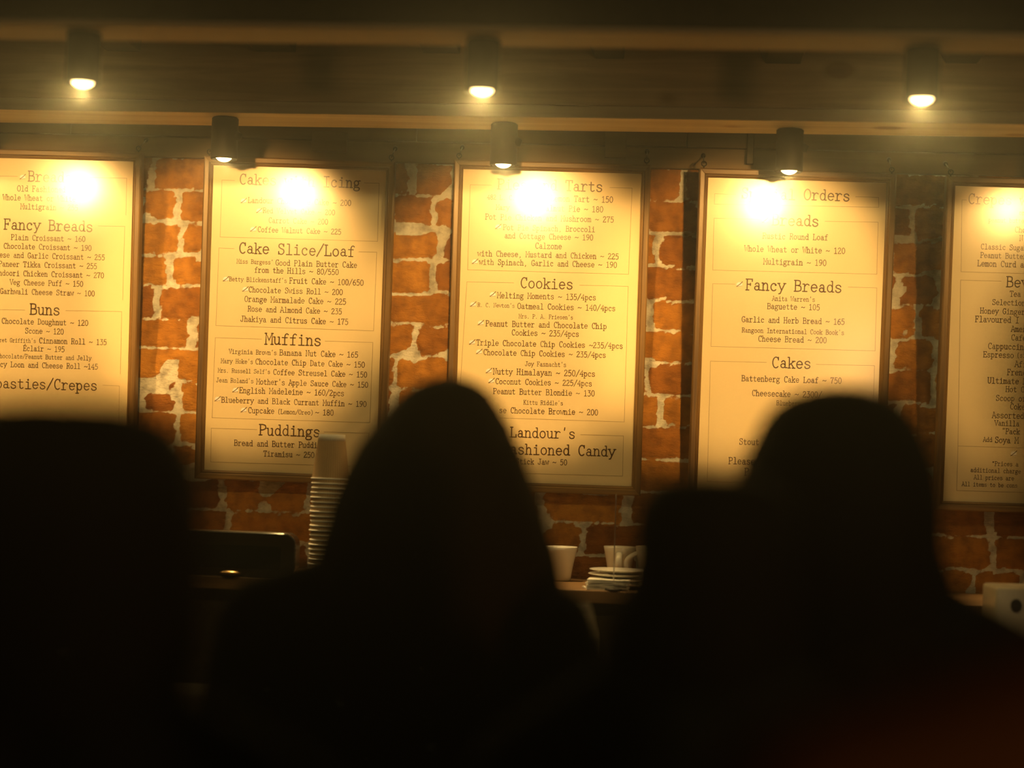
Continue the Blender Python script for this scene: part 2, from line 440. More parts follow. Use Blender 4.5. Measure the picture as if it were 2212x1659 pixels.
G = {
 'a': [sm([(.24,.70),(.40,.88),(.62,.84),(.70,.62),(.70,.16),(.76,.03),(.94,.04)],3), arc(.44,.26,.27,.25,0,360,12)],
 'b': [[(.22,C),(.22,0)], sf(.22,C,.18,0), arc(.52,.45,.31,.44,0,360,14)],
 'c': [arc(.53,.45,.35,.45,42,318), arc(.76,.72,.045,.05,0,360,6)],
 'd': [[(.76,C),(.76,.02),(.95,.02)], sf(.76,C,.18,0), arc(.46,.45,.31,.44,0,360,14)],
 'e': [[(.17,.48),(.86,.48)]+arc(.51,.45,.35,.45,5,322)],
 'f': [sm([(.44,0),(.44,.85),(.50,1.20),(.70,1.34),(.88,1.22)],3), [(.12,.86),(.76,.86)], sf(.44,0,.28)],
 'g': [arc(.44,.58,.28,.31,0,360,12), sm([(.66,.78),(.76,.88),(.93,.88)],3), sm([(.28,.32),(.18,.18),(.30,.07),(.62,.04),(.84,-.10),(.74,-.34),(.42,-.42),(.14,-.30),(.14,-.10),(.32,.06)],3)],
 'h': [[(.22,C),(.22,0)], sf(.22,C,.18,0), sm([(.22,.60),(.38,.84),(.56,.89),(.73,.74),(.76,.5)],3)+[(.76,0)], sf(.22,0,.17), sf(.76,0,.17)],
 'i': [[(.52,X),(.52,0)], sf(.52,X,.28,0), sf(.52,0,.36), arc(.50,1.19,.055,.06,0,360,6)],
 'j': [[(.60,X)]+sm([(.60,-.1),(.54,-.34),(.34,-.42),(.14,-.32)],3), sf(.60,X,.30,0), arc(.58,1.19,.055,.06,0,360,6)],
 'k': [[(.22,C),(.22,0)], sf(.22,C,.18,0), [(.78,.84),(.24,.40)], [(.44,.56),(.80,.02)], sf(.76,.86,.18), sf(.78,.0,.18), sf(.22,0,.16)],
 'l': [[(.52,C),(.52,0)], sf(.52,C,.28,0), sf(.52,0,.36)],
 'm': [[(.14,X),(.14,0)], sf(.14,X,.12,0), sm([(.14,.66),(.26,.86),(.42,.84),(.50,.62)],3)+[(.50,0)], sm([(.50,.66),(.62,.86),(.78,.84),(.86,.62)],3)+[(.86,0)], sf(.14,0,.12), sf(.5,0,.10), sf(.86,0,.12)],
 'n': [[(.22,X),(.22,0)], sf(.22,X,.16,0), sm([(.22,.60),(.38,.84),(.56,.89),(.73,.74),(.76,.5)],3)+[(.76,0)], sf(.22,0,.17), sf(.76,0,.17)],
 'o': [arc(.50,.45,.35,.45,0,360,16)],
 'p': [[(.22,X),(.22,-.42)], sf(.22,X,.18,0), arc(.52,.45,.31,.44,0,360,14), sf(.22,-.42,.20)],
 'q': [[(.76,X),(.76,-.42)], arc(.46,.45,.31,.44,0,360,14), sf(.76,-.42,.20)],
 'r': [[(.32,X),(.32,0)], sf(.32,X,.22,0), sm([(.32,.54),(.48,.82),(.68,.90),(.88,.78)],3), sf(.32,0,.24,.32)],
 's': [sm([(.80,.70),(.66,.86),(.46,.90),(.24,.80),(.24,.60),(.48,.48),(.74,.38),(.80,.20),(.64,.03),(.42,0),(.24,.08),(.18,.24)],3)],
 't': [sm([(.40,1.20),(.40,.85),(.40,.25),(.46,.06),(.64,0),(.84,.12)],3), [(.12,.86),(.78,.86)]],
 'u': [[(.22,X)]+sm([(.22,.35),(.28,.08),(.46,0),(.66,.10),(.76,.32)],3), [(.76,X),(.76,.01),(.93,.01)], sf(.22,X,.17,0), sf(.76,X,.17,0)],
 'v': [[(.12,X),(.50,.02),(.88,X)], sf(.14,X,.14), sf(.86,X,.14)],
 'w': [[(.06,X),(.28,.02),(.50,.72),(.72,.02),(.94,X)], sf(.10,X,.12), sf(.90,X,.12)],
 'x': [[(.16,X),(.84,0)], [(.84,X),(.16,0)], sf(.16,X,.14), sf(.84,X,.14), sf(.16,0,.14), sf(.84,0,.14)],
 'y': [[(.14,X),(.50,.06)], [(.88,X),(.48,.0),(.34,-.34),(.16,-.38)], sf(.14,X,.14), sf(.88,X,.14)],
 'z': [[(.20,.70),(.20,X),(.80,X),(.18,0),(.84,0),(.84,.2)]],
 'A': [[(.06,0),(.48,C),(.94,0)], [(.22,.46),(.78,.46)], sf(.10,0,.14), sf(.90,0,.14), sf(.44,C,.14,.06)],
 'B': [[(.20,C),(.20,0)], [(.06,C)]+sm([(.50,C),(.76,1.24),(.76,.84),(.50,.72)],4)+[(.20,.72)], [(.50,.72)]+sm([(.50,.72),(.86,.58),(.86,.14),(.54,0)],4)+[(.06,0)]],
 'C': [arc(.54,.67,.40,.68,48,312), [(.84,C),(.84,.98)]],
 'D': [[(.20,C),(.20,0)], [(.06,C)]+sm([(.44,C),(.80,1.10),(.88,.67),(.80,.22),(.44,0)],3)+[(.06,0)]],
 'E': [[(.22,C),(.22,0)], [(.06,C),(.84,C),(.84,1.08)], [(.22,.70),(.62,.70)], [(.06,0),(.88,0),(.88,.30)], [(.62,.82),(.62,.58)]],
 'F': [[(.24,C),(.24,0)], [(.08,C),(.86,C),(.86,1.06)], [(.24,.70),(.64,.70)], [(.64,.84),(.64,.56)], sf(.24,0,.16,.24)],
 'G': [arc(.52,.67,.40,.68,50,330), [(.60,.56),(.94,.56)], [(.84,.56),(.84,.08)], [(.80,C),(.80,.98)]],
 'H': [[(.18,C),(.18,0)], [(.82,C),(.82,0)], [(.18,.70),(.82,.70)], sf(.18,C,.15), sf(.82,C,.15), sf(.18,0,.15), sf(.82,0,.15)],
 'I': [[(.5,C),(.5,0)], sf(.5,C,.32), sf(.5,0,.32)],
 'J': [[(.64,C)]+sm([(.64,.35),(.54,.04),(.34,0),(.14,.12),(.12,.36)],3), sf(.64,C,.28)],
 'K': [[(.20,C),(.20,0)], [(.84,C),(.22,.58)], [(.42,.74),(.84,0)], sf(.20,C,.15), sf(.82,C,.14), sf(.20,0,.15), sf(.84,0,.14)],
 'L': [[(.26,C),(.26,0)], sf(.26,C,.18), [(.08,0),(.88,0),(.88,.36)]],
 'M': [[(.12,0),(.12,C),(.50,.52),(.88,C),(.88,0)], sf(.10,C,.10), sf(.90,C,.10), sf(.12,0,.14), sf(.88,0,.14)],
 'N': [[(.18,0),(.18,C),(.80,.04),(.80,C)], sf(.14,C,.12), sf(.80,C,.16), sf(.18,0,.16)],
 'O': [arc(.50,.67,.41,.68,0,360,20)],
 'P': [[(.22,C),(.22,0)], [(.06,C)]+sm([(.50,C),(.84,1.22),(.86,.84),(.52,.64)],4)+[(.22,.64)], sf(.22,0,.17,.22)],
 'R': [[(.20,C),(.20,0)], [(.06,C)]+sm([(.50,C),(.80,1.22),(.80,.86),(.50,.70)],4)+[(.20,.70)], sm([(.46,.70),(.66,.52),(.76,.10),(.94,.0)],3), sf(.20,0,.16)],
 'S': [sm([(.80,1.02),(.70,1.24),(.48,1.35),(.22,1.22),(.20,.94),(.46,.74),(.76,.60),(.84,.32),(.68,.06),(.44,0),(.22,.12),(.16,.36)],3), [(.80,C),(.80,1.0)], [(.16,.36),(.16,0)]],
 'T': [[(.5,C),(.5,0)], [(.08,1.04),(.08,C),(.92,C),(.92,1.04)], sf(.5,0,.24)],
 'U': [[(.18,C)]+sm([(.18,.40),(.28,.08),(.50,0),(.72,.08),(.82,.40)],3)+[(.82,C)], sf(.18,C,.16), sf(.82,C,.16)],
 'V': [[(.08,C),(.50,0),(.92,C)], sf(.12,C,.14), sf(.88,C,.14)],
 'W': [[(.06,C),(.27,0),(.50,1.0),(.73,0),(.94,C)], sf(.10,C,.12), sf(.90,C,.12)],
 'Y': [[(.10,C),(.50,.62),(.90,C)], [(.50,.62),(.50,0)], sf(.5,0,.24), sf(.12,C,.12), sf(.88,C,.12)],
 '0': [arc(.5,.67,.36,.68,0,360,18)],
 '1': [[(.22,1.14),(.50,C),(.50,0)], sf(.5,0,.32)],
 '2': [sm([(.16,1.06),(.30,1.30),(.56,1.34),(.78,1.16),(.72,.84),(.40,.46),(.14,.02)],3)+[(.84,.02)], [(.84,.02),(.84,.16)]],
 '3': [[(.20,C),(.76,C),(.44,.84)]+sm([(.44,.84),(.74,.76),(.84,.44),(.70,.08),(.42,-.02),(.14,.10)],3)],
 '4': [[(.68,0),(.68,C),(.10,.44),(.90,.44)], sf(.68,0,.18)],
 '5': [[(.80,C),(.28,C),(.22,.76)]+sm([(.22,.76),(.50,.86),(.78,.70),(.82,.36),(.66,.06),(.40,-.02),(.14,.12)],3)],
 '6': [sm([(.78,1.26),(.50,1.20),(.26,.90),(.16,.48),(.26,.10),(.50,0),(.76,.12),(.82,.42),(.68,.70),(.44,.74),(.22,.58)],3)],
 '7': [[(.16,1.14),(.16,C),(.84,C)]+sm([(.84,C),(.56,.80),(.44,.40),(.42,0)],3)],
 '8': [arc(.5,1.0,.28,.33,0,360,14), arc(.5,.34,.34,.35,0,360,14)],
 '9': [sm([(.22,.06),(.50,.12),(.74,.42),(.84,.86),(.74,1.24),(.50,1.34),(.24,1.22),(.18,.92),(.32,.64),(.56,.60),(.78,.76)],3)],
 '~': [sm([(.06,.50),(.24,.66),(.42,.62),(.60,.52),(.78,.50),(.96,.66)],3)],
 '/': [[(.08,-.14),(.92,1.48)]],
 "'": [[(.50,1.46),(.46,1.10)]],
 '"': [[(.34,1.44),(.32,1.10)], [(.66,1.44),(.64,1.10)]],
 ',': [sm([(.46,.08),(.54,.02),(.50,-.12),(.38,-.26)],3)],
 '.': [arc(.46,.06,.05,.05,0,360,6)],
 '(': [sm([(.70,1.46),(.42,1.10),(.36,.60),(.42,.14),(.70,-.24)],3)],
 ')': [sm([(.30,1.46),(.58,1.10),(.64,.60),(.58,.14),(.30,-.24)],3)],
 '*': [[(.5,1.36),(.5,.84)], [(.26,1.24),(.74,.96)], [(.74,1.24),(.26,.96)]],
}
G['\u00c9'] = G['E'] + [[(.44, 1.48), (.66, 1.74)]]

class Sheet:
    """Lettering gathered in the plane of one menu sheet, u to the right, v up, metres."""
    def __init__(s): s.v = []; s.f = []; s.mi = []
    def ribbon(s, pts, hw, mi, z):
        P = []
        for p in pts:
            if not P or (P[-1]-Vector(p)).length > 1e-6: P.append(Vector(p))
        n = len(P)
        if n < 2: return
        closed = (P[0]-P[-1]).length < hw*0.4 and n > 4
        L, Rr = [], []
        for i in range(n):
            if closed and i in (0, n-1): a, b = P[n-2], P[1]
            else: a, b = P[max(i-1, 0)], P[min(i+1, n-1)]
            d1 = (P[i]-a); d2 = (b-P[i])
            d1 = d1.normalized() if d1.length > 1e-9 else d2.normalized()
            d2 = d2.normalized() if d2.length > 1e-9 else d1
            t = (d1+d2); t = t.normalized() if t.length > 1e-6 else d1
            nn = Vector((-t.y, t.x)); k = hw/max(0.55, nn.dot(Vector((-d1.y, d1.x))))
            L.append(P[i]+nn*k); Rr.append(P[i]-nn*k)
        o = len(s.v)
        if not closed:                                   # rounded pen ends
            d = (P[1]-P[0]).normalized(); e = (P[-1]-P[-2]).normalized()
            L.insert(0, L[0]*.75+Rr[0]*.25-d*hw*.8); Rr.insert(0, L[1]*.25+Rr[0]*.75-d*hw*.8)
            L.append(L[-1]*.75+Rr[-1]*.25+e*hw*.8); Rr.append(L[-2]*.25+Rr[-1]*.75+e*hw*.8)
        for a, b in zip(L, Rr): s.v += [(a.x, a.y, z), (b.x, b.y, z)]
        for i in range(len(L)-1):
            s.f.append((o+2*i+1, o+2*i+3, o+2*i+2, o+2*i)); s.mi.append(mi)
    def text(s, p0, p1, segs, weight=None, rnd=random.Random(3)):
        """segs: list of (string, relative size); fitted between p0 and p1 (left/right ends of the mid-line of the capitals)."""
        p0, p1 = Vector(p0), Vector(p1)
        tot = sum(len(t)*k for t, k in segs)
        adv = (p1-p0).length/tot; u = (p1-p0).normalized(); v = Vector((-u.y, u.x))
        base = p0 - v*(0.65*adv*segs[0][1] if len(segs) == 1 else 0.65*adv)
        x = 0.0
        big = adv*segs[0][1] > 0.0165
        for t, k in segs:
            a = adv*k
            ys = 1.0 if big else 1.10
            for ch in t:
                if ch != ' ' and ch in G:
                    hw = a*(0.075 if big else 0.088)*rnd.uniform(.9, 1.12)
                    jy = rnd.uniform(-.02, .02)*a
                    for st in G[ch]:
                        s.ribbon([base + u*(x+q[0]*a) + v*(q[1]*a*ys+jy) for q in st], hw, 1, 0.0004)
                x += a
    def mark(s, c, h, u=(1, 0)):
        u = Vector(u); v = Vector((-u.y, u.x)); c = Vector(c)
        o = len(s.v)
        pts = [c+u*(h*.62*cos(2*pi*k/10))+v*(h*.5*sin(2*pi*k/10)) for k in range(10)]
        s.v += [(p.x, p.y, 0.0003) for p in pts]; s.f.append(tuple(range(o, o+10))); s.mi.append(3)
        s.ribbon([c-u*h*.6-v*h*.45, c+u*h*.05+v*h*.02, c+u*h*.62+v*h*.6], h*.075, 1, 0.0004)
        s.ribbon([c-u*h*.6-v*h*.45, c-u*h*.1-v*h*.4, c+u*h*.5-v*h*.3], h*.05, 2, 0.0004)

def S(a): return [(a, 1.0)]
# lines: (x left, x right, y middle at line centre, text)   headings, items, small names alike are fitted to their width
B1 = dict(
  lines=[(60,156,382,'Breads'),(37,142,409,'Old Fashioned'),(6,164,428.5,'Whole Wheat or White'),(44.2,169,448,'Multigrain ~ 255'),
    (7.4,201.6,487,'Fancy Breads'),(23.6,184.7,515,'Plain Croissant ~ 160'),(7.8,198,534,'Chocolate Croissant ~ 190'),
    (-24,227,553.5,'Cheese and Garlic Croissant ~ 255'),(-3,210,573,'Paneer Tikka Croissant ~ 255'),(-18,225,592.6,'Tandoori Chicken Croissant ~ 270'),
    (21,180,612,'Veg Cheese Puff ~ 150'),(0,205,632,'Garhwali Cheese Straw ~ 100'),(64,130.7,669,'Buns'),
    (3.4,191,696,'Chocolate Doughnut ~ 120'),(54,138,716,'Scone ~ 120'),(-30,78,735.5,"Margaret Griffith's"),(84.4,231,738,'Cinnamon Roll ~ 135'),
    (50,140,754,'\u00c9clair ~ 195'),(-7,197.6,771.6,'Chocolate/Peanut Butter and Jelly'),(0,212,790,'cy Loon and Cheese Roll ~145'),
    (-26,211,830,'Toasties/Crepes')],
  marks=[(49,382.5)],
  rules=[[(165,383),(274,385),(272,465),(-120,460)],[(212,488),(269.5,489),(265,648.5),(-120,643)],[(142,671),(263,673),(260,808.5),(-120,803)],[(222,832),(258,834),(256,960)],
         [(-60,380),(38,381)],[(-60,668),(54,670)]])
B2 = dict(
  lines=[(516.8,779.3,391,'Cakes with Icing'),(535.2,759,436,'Landour Chocolate Cake ~ 200'),(568,724,457.4,'Red Velvet Cake ~ 200'),
    (580,709,478,'Carrot Cake ~ 200'),(556.5,737.4,498.8,'Coffee Walnut Cake ~ 225'),(515.7,767.4,539.4,'Cake Slice/Loaf'),
    (511.4,591,566,"Miss Burgess'"),(595,771.7,570.5,'Good Plain Butter Cake'),(549.3,732,586,'from the Hills ~ 80/550'),
    (495,620,605,"Betty Blickenstaff's"),(624.6,785.8,609,'Fruit Cake ~ 100/650'),(537,740.7,629,'Chocolate Swiss Roll ~ 200'),
    (528,748,649.4,'Orange Marmalade Cake ~ 225'),(535,739,670.6,'Rose and Almond Cake ~ 235'),(519.4,752.8,692.6,'Jhakiya and Citrus Cake ~ 175'),
    (572.5,695,733.8,'Muffins'),(494.4,598,761,"Virginia Brown's"),(603.6,774,764.5,'Banana Nut Cake ~ 165'),
    (477.3,547,781,"Mary Hoke's"),(551.5,788.4,785,'Chocolate Chip Date Cake ~ 150'),(470.8,584,802,"Mrs. Russell Self's"),(590,793.4,807,'Coffee Streusel Cake ~ 150'),
    (466.9,548,822.5,"Jean Roland's"),(553.7,795.6,828.5,"Mother's Apple Sauce Cake ~ 150"),(516.8,744,846.8,'English Madeleine ~ 160/2pcs'),
    (478,792,868.8,'Blueberry and Black Currant Muffin ~ 190'),(535.7,593,887.5,'Cupcake'),(599.5,677,890.5,'(Lemon/Oreo)'),(681,721,891.5,'~ 180'),
    (559,692.5,930.6,'Puddings'),(505.5,702.5,960,'Bread and Butter Pudding'),(569,679.5,982,'Tiramisu ~ 250')],
  marks=[(526.5,434),(560,455.4),(547,495.3),(488,603),(530,625),(508.5,842.7),(470,862),(526.5,885.7)],
  rules=[[(507,390),(479.5,389),(475.6,511.8),(815.5,521.4),(819,395.7),(787,395)],
         [(506,537),(473,535.7),(466.5,703.4),(807,714.7),(814,544.8),(775,544)],
         [(565,732.5),(465,729.5),(458.2,902.4),(799,913),(805.4,739.7),(702,737)],
         [(555,928),(456.5,925),(455,997.9),(795,1008),(797,936),(700,933)]])
B3 = dict(
  lines=[(1074,1303,400.5,'Pies and Tarts'),(1052,1113,427,'482 L. C.'),(1189,1324.7,430.5,'Lemon Tart ~ 150'),(1071.5,1101,448.5,'Mary'),
    (1170,1303.5,451.5,'Walnut Pie ~ 180'),(1048,1326.5,472,'Pot Pie Chicken and Mushroom ~ 275'),(1086.5,1285.7,493.8,'Pot Pie Spinach, Broccoli'),
    (1089.8,1281.8,511.6,'and Cottage Cheese ~ 190'),(1156,1214,532,'Calzone'),(1031.4,1337,551.3,'with Cheese, Mustard and Chicken ~ 225'),
    (1035,1333,569.5,'with Spinach, Garlic and Cheese ~ 190'),(1123.6,1239,612.5,'Cookies'),(1074,1288,640.7,'Melting Moments ~ 135/4pcs'),
    (1031.8,1112,660,"R. C. Newton's"),(1117.5,1330,664,'Oatmeal Cookies ~ 140/4pcs'),(1120.7,1238.3,684.8,"Mrs. P. A. Friesen's"),
    (1048.8,1311,702.2,'Peanut Butter and Chocolate Chip'),(1105,1251.3,720.5,'Cookies ~ 235/4pcs'),(1029,1346,744,'Triple Chocolate Chip Cookies ~235/4pcs'),
    (1044,1309.4,764.4,'Chocolate Chip Cookies ~ 235/4pcs'),(1134,1223.6,787.3,"Joy Fasnacht's"),(1065,1286.3,805.4,'Nutty Himalayan ~ 250/4pcs'),
    (1070,1279.3,826.6,'Coconut Cookies ~ 225/4pcs'),(1065,1285,848,'Peanut Butter Blondie ~ 130'),(1130.8,1216.6,870.5,"Kittu Riddle's"),
    (1078,1292.3,889,'se Chocolate Brownie ~ 200'),(1101,1243.6,935.5,"Landour's"),(1020,1330,971.5,'Old Fashioned Candy'),(1114,1225.5,998.2,'Stick Jaw ~ 50')],
  marks=[(1076.3,490),(1026,565.4),(1064.4,636),(1022,657.6),(1038.7,697.6),(1020,739.5),(1035,760),(1056,801.3),(1061.6,822.7)],
  rules=[[(1062,400),(1016,399),(1010,582.8),(1357.7,592.5),(1365.5,406.4),(1317,405)],
         [(1110,611),(1008.6,608.8),(990,900),(1348.5,911.4),(1357,618.6),(1252,616)],
         [(1060,934),(987,932),(985,1019),(1344.9,1028.4),(1346.8,941.6),(1254,939)]])
B4 = dict(
  lines=[(1601,1837,420.3,'Special Orders'),(1666.8,1770,476.3,'Breads'),(1647,1789,511.8,'Rustic Round Loaf'),(1608,1826,540,'Whole Wheat or White ~ 120'),
    (1649,1785.5,567,'Multigrain ~ 190'),(1609.8,1819.8,617.7,'Fancy Breads'),(1668,1761,646.4,"Anita Warren's"),(1657,1771.4,663.3,'Baguette ~ 105'),
    (1601.7,1825,693,'Garlic and Herb Bread ~ 165'),(1602.4,1823.8,716.3,"Rangoon International Cook Book's"),(1637.6,1786,734,'Cheese Bread ~ 200'),
    (1666.8,1752.8,784,'Cakes'),(1601.6,1818.4,820.5,'Battenberg Cake Loaf ~ 750'),(1624,1775.6,851.5,'Cheesecake ~ 2300/'),(1677,1736,871.5,'Blueberry'),
    (1596.5,1640,955,'Stout'),(1573.4,1631,996.5,'Please'),(1607.5,1618,1020,'P')],
  marks=[(1652.7,476),(1597.4,614.5)],
  rules=[[(1590,420),(1543.8,418.5),(1543,441),(1898.3,447.8),(1897.9,426.4),(1848,425)],
         [(1645,474),(1542.5,471.3),(1539.5,583.4),(1894,592.3),(1896.8,480),(1782,478)],
         [(1588,614),(1539.5,612.7),(1535.8,748.3),(1890.3,758),(1894,622),(1832,620)],
         [(1656,783),(1534.7,780),(1527.6,1040),(1881,1051),(1889,789.9),(1763,787)]])
B5 = dict(
  lines=[(2091,2267,432,'Crepes with'),(2201,2214,460,'on'),(2135,2218.6,476.5,'peanut butter'),(2192,2264,497.5,'Chocolate'),(2202,2210,515,'N'),
    (2118.5,2219,534.5,'Classic Sugar'),(2117.5,2217.6,553,'Peanut Butter'),(2110.8,2229,571,'Lemon Curd and'),(2173,2321,611,'Beverages'),(2181,2205,635.4,'Tea'),
    (2143,2215,654,'Selection'),(2117,2214,673,'Honey Ginger'),(2106,2201.7,691,'Flavoured I'),(2184,2258,712,'Americano'),(2184,2217,730,'Cafe'),
    (2134,2220,749,'Cappuccino'),(2123.6,2190,767,'Espresso'),(2196,2222,768,'(sin'),(2191.8,2260,788,'Affogato'),(2175,2226,805,'French'),
    (2133,2218,823.5,'Ultimate M'),(2172,2213,841.5,'Hot C'),(2151,2216,861,'Scoop of'),(2181.5,2214,879,'Coke'),(2143,2212,898,'Assorted'),
    (2148,2202,915,'Vanilla'),(2164,2203,932.5,'"Pack'),(2123.6,2143.5,950,'Add'),(2148.8,2200,951.5,'Soya M'),
    (2142,2200,1002.5,'*Prices a'),(2096,2205.5,1017,'additional charge'),(2103.6,2190.7,1032.5,'All prices are'),(2077.7,2198,1047.5,'All items to be cons')],
  marks=[(2189.5,980)],
  rules=[[(2088,432),(2078,431.8),(2075.9,587),(2420,597)],[(2163,607.5),(2075,605),(2069.3,963.4),(2420,974)],[(2069.3,963.4),(2066.5,1059.6),(2420,1070)]])

# ------------------------------------------------------------------ menu boards
RAIL, DEEP = 0.0235, 0.030
def menu_board(data, anchor, px, W, H, cw, yaw, label, slope):
    """anchor: which corner of the sheet px is ('TL' or 'TR'); cw: clockwise roll in degrees; tilt makes the board lean out at the top."""
    tilt = radians(4.0); yw = radians(yaw)
    n = Vector((sin(yw)*cos(tilt), -cos(yw)*cos(tilt), -sin(tilt)))
    u0 = Vector((cos(yw), sin(yw), 0)); v0 = n.cross(u0)
    c = radians(cw)
    u = cos(c)*u0 - sin(c)*v0; v = sin(c)*u0 + cos(c)*v0
    P0 = at_y(px[0], px[1]+650, -0.040)             # where the sheet's lower edge hangs near the wall
    P0 = Vector((P0.x, -0.052 - abs(sin(yw))*.23, 1.52))
    def plane(q):
        d = ray(*q); return CAM + d*((P0-CAM).dot(n)/d.dot(n))
    A = plane(px)
    TL = A if anchor == 'TL' else A - u*W
    org = TL - v*H                                   # bottom left corner of the sheet
    M = Matrix((( u.x, v.x, n.x, org.x), (u.y, v.y, n.y, org.y), (u.z, v.z, n.z, org.z), (0, 0, 0, 1)))
    root = empty('menu_board'); root.matrix_world = M
    tag(root, label, 'menu board', 'framed menus on the brick wall')
    def loc(q): d = plane(q)-org; return Vector((d.dot(u), d.dot(v)))
    # sheet with its printing
    sh = Sheet()
    nx, ny = 8, 14
    for j in range(ny+1):
        for i in range(nx+1):
            a, b = W*i/nx, H*j/ny
            sh.v.append((a, b, 0))
    for j in range(ny):
        for i in range(nx):
            k = j*(nx+1)+i; sh.f.append((k, k+1, k+nx+2, k+nx+1)); sh.mi.append(0)
    for (xl, xr, y, t) in data['lines']:
        dy = (xr-xl)/2*slope
        sh.text(loc((xl, y-dy)), loc((xr, y+dy)), [(t, 1.0)])
    for q in data['marks']: sh.mark(loc(q), 0.0125)
    for r in data['rules']: sh.ribbon([loc(q) for q in r], 0.00055, 2, 0.0003)
    keep = []
    # anything drawn past the sheet's edge falls away with the trimmed paper
    for f, mi in zip(sh.f, sh.mi):
        if all(-1e-6 <= sh.v[i][0] <= W+1e-6 and -1e-6 <= sh.v[i][1] <= H+1e-6 for i in f): keep.append((f, mi))
    me = bpy.data.meshes.new('menu_sheet')
    me.from_pydata(sh.v, [], [k[0] for k in keep])
    for mt in (M_PAPER, M_INK, M_RULE, M_MARKW): me.materials.append(mt)
    me.polygons.foreach_set('material_index', [k[1] for k in keep])
    link(bpy.data.objects.new('menu_sheet', me), root)
    # back panel
    bm = bmesh.new(); box(bm, -.004, W+.004, -.004, H+.004, -.010, -.0012)
    mesh_obj('backing_panel', bm, M_DARKW, root)
    # mitred frame with an inner bead
    prof = [(0.0, 0.0006), (0.0, 0.0045), (0.005, 0.0075), (0.007, 0.0065), (0.0095, 0.0125), (RAIL-.003, 0.0135), (RAIL, 0.0105), (RAIL, 0.0135-DEEP), (0.0, 0.0135-DEEP)]
    cor = [((0, 0), (-1, -1)), ((W, 0), (1, -1)), ((W, H), (1, 1)), ((0, H), (-1, 1))]
    for k, nm in enumerate(('frame_rail', 'frame_rail', 'frame_rail', 'frame_rail')):
        (c0, d0), (c1, d1) = cor[k], cor[(k+1) % 4]
        bm = bmesh.new()
        r0 = [bm.verts.new((c0[0]+d0[0]*o, c0[1]+d0[1]*o, z)) for o, z in prof]
        r1 = [bm.verts.new((c1[0]+d1[0]*o, c1[1]+d1[1]*o, z)) for o, z in prof]
        m_ = len(prof)
        for i in range(m_): bm.faces.new((r0[i], r1[i], r1[(i+1) % m_], r0[(i+1) % m_]))
        bm.faces.new(r0[::-1]); bm.faces.new(r1)
        bmesh.ops.recalc_face_normals(bm, faces=bm.faces)
        mesh_obj(nm, bm, M_FRAME_H if k % 2 == 0 else M_FRAME_V, root, bevel=0.0008)
    # screw eyes and the short wires that hold the top away from the wall
    for xx in (-.012, W+.012):
        bm = bmesh.new()
        y0 = H+RAIL
        tube(bm, [(xx, y0-.004, 0.0), (xx, y0+.006, 0.0)], .0022)
        tube(bm, [(xx+.006*cos(t), y0+.0115+.006*sin(t), 0.0) for t in [2*pi*k/14 for k in range(15)]], .0019, 6)
        wl = Vector((xx, y0+.012, 0)); wp = M @ wl
        tgt = M.inverted() @ Vector((wp.x, -0.036, wp.z+.035))
        tube(bm, [wl, tgt], .0016, 6)
        tube(bm, [tgt + (tgt-wl).normalized()*(-.006), tgt + (tgt-wl).normalized()*.004], .006, 8)
        mesh_obj('hanging_eye', bm, M_IRON, root, smooth=True)
    return root
menu_board(B1, 'TR', (289, 349), .457, .803, 0.2, 0.1, 'half-seen framed menu at the far left headed Breads, Fancy Breads and Buns', .0265)
menu_board(B2, 'TL', (461.5, 357), .455, .799, 0.35, 1.1, 'framed menu headed Cakes with Icing, behind the stack of paper cups', .0300)
menu_board(B3, 'TL', (1001, 365.4), .462, .809, 0.05, 1.1, 'framed menu headed Pies and Tarts, in the middle above the white mugs', .0240)
menu_board(B4, 'TL', (1529.7, 383.4), .457, .806, 0.05, 3.1, 'framed menu headed Special Orders, partly behind the bobbed head', .0260)
menu_board(B5, 'TL', (2063, 401.4), .457, .803, -0.05, 3.9, 'dimmer framed menu cut off by the right edge, headed Crepes and Beverages', .0300)

exec_rest = True
# ------------------------------------------------------------------ back shelf and what stands on it
ZS = 1.254
pf = at_z(1106, 1268, ZS)
SHY = pf.y
t = empty('back_shelf', (0, -.2, 0)); tag(t, 'brown wooden back counter along the brick wall under the menus', 'counter')
bm = bmesh.new(); box(bm, XL+.02, XR-.02, SHY+.2, .188, ZS-.032, ZS); mesh_obj('counter_top', bm, M_SHELF, t, bevel=.003)
bm = bmesh.new(); box(bm, XL+.04, XR-.04, SHY+.23, .186, 0, ZS-.0325); mesh_obj('counter_front', bm, M_DARKW, t)

M_CERAM = mat('white_glazed_ceramic', (0.80, 0.76, 0.66), rough=0.25, spec=0.5, coat=0.6, coat_r=0.08)
M_PAPERW = mat('white_paper_napkin', (0.82, 0.78, 0.68), rough=0.85)
M_KRAFT = mat('kraft_ripple_card', (0.44, 0.30, 0.15), rough=0.7, spec=0.3, vary=.1, vscale=30)
M_CUPW = mat('white_paper_cup', (0.86, 0.82, 0.72), rough=0.5, spec=0.4)

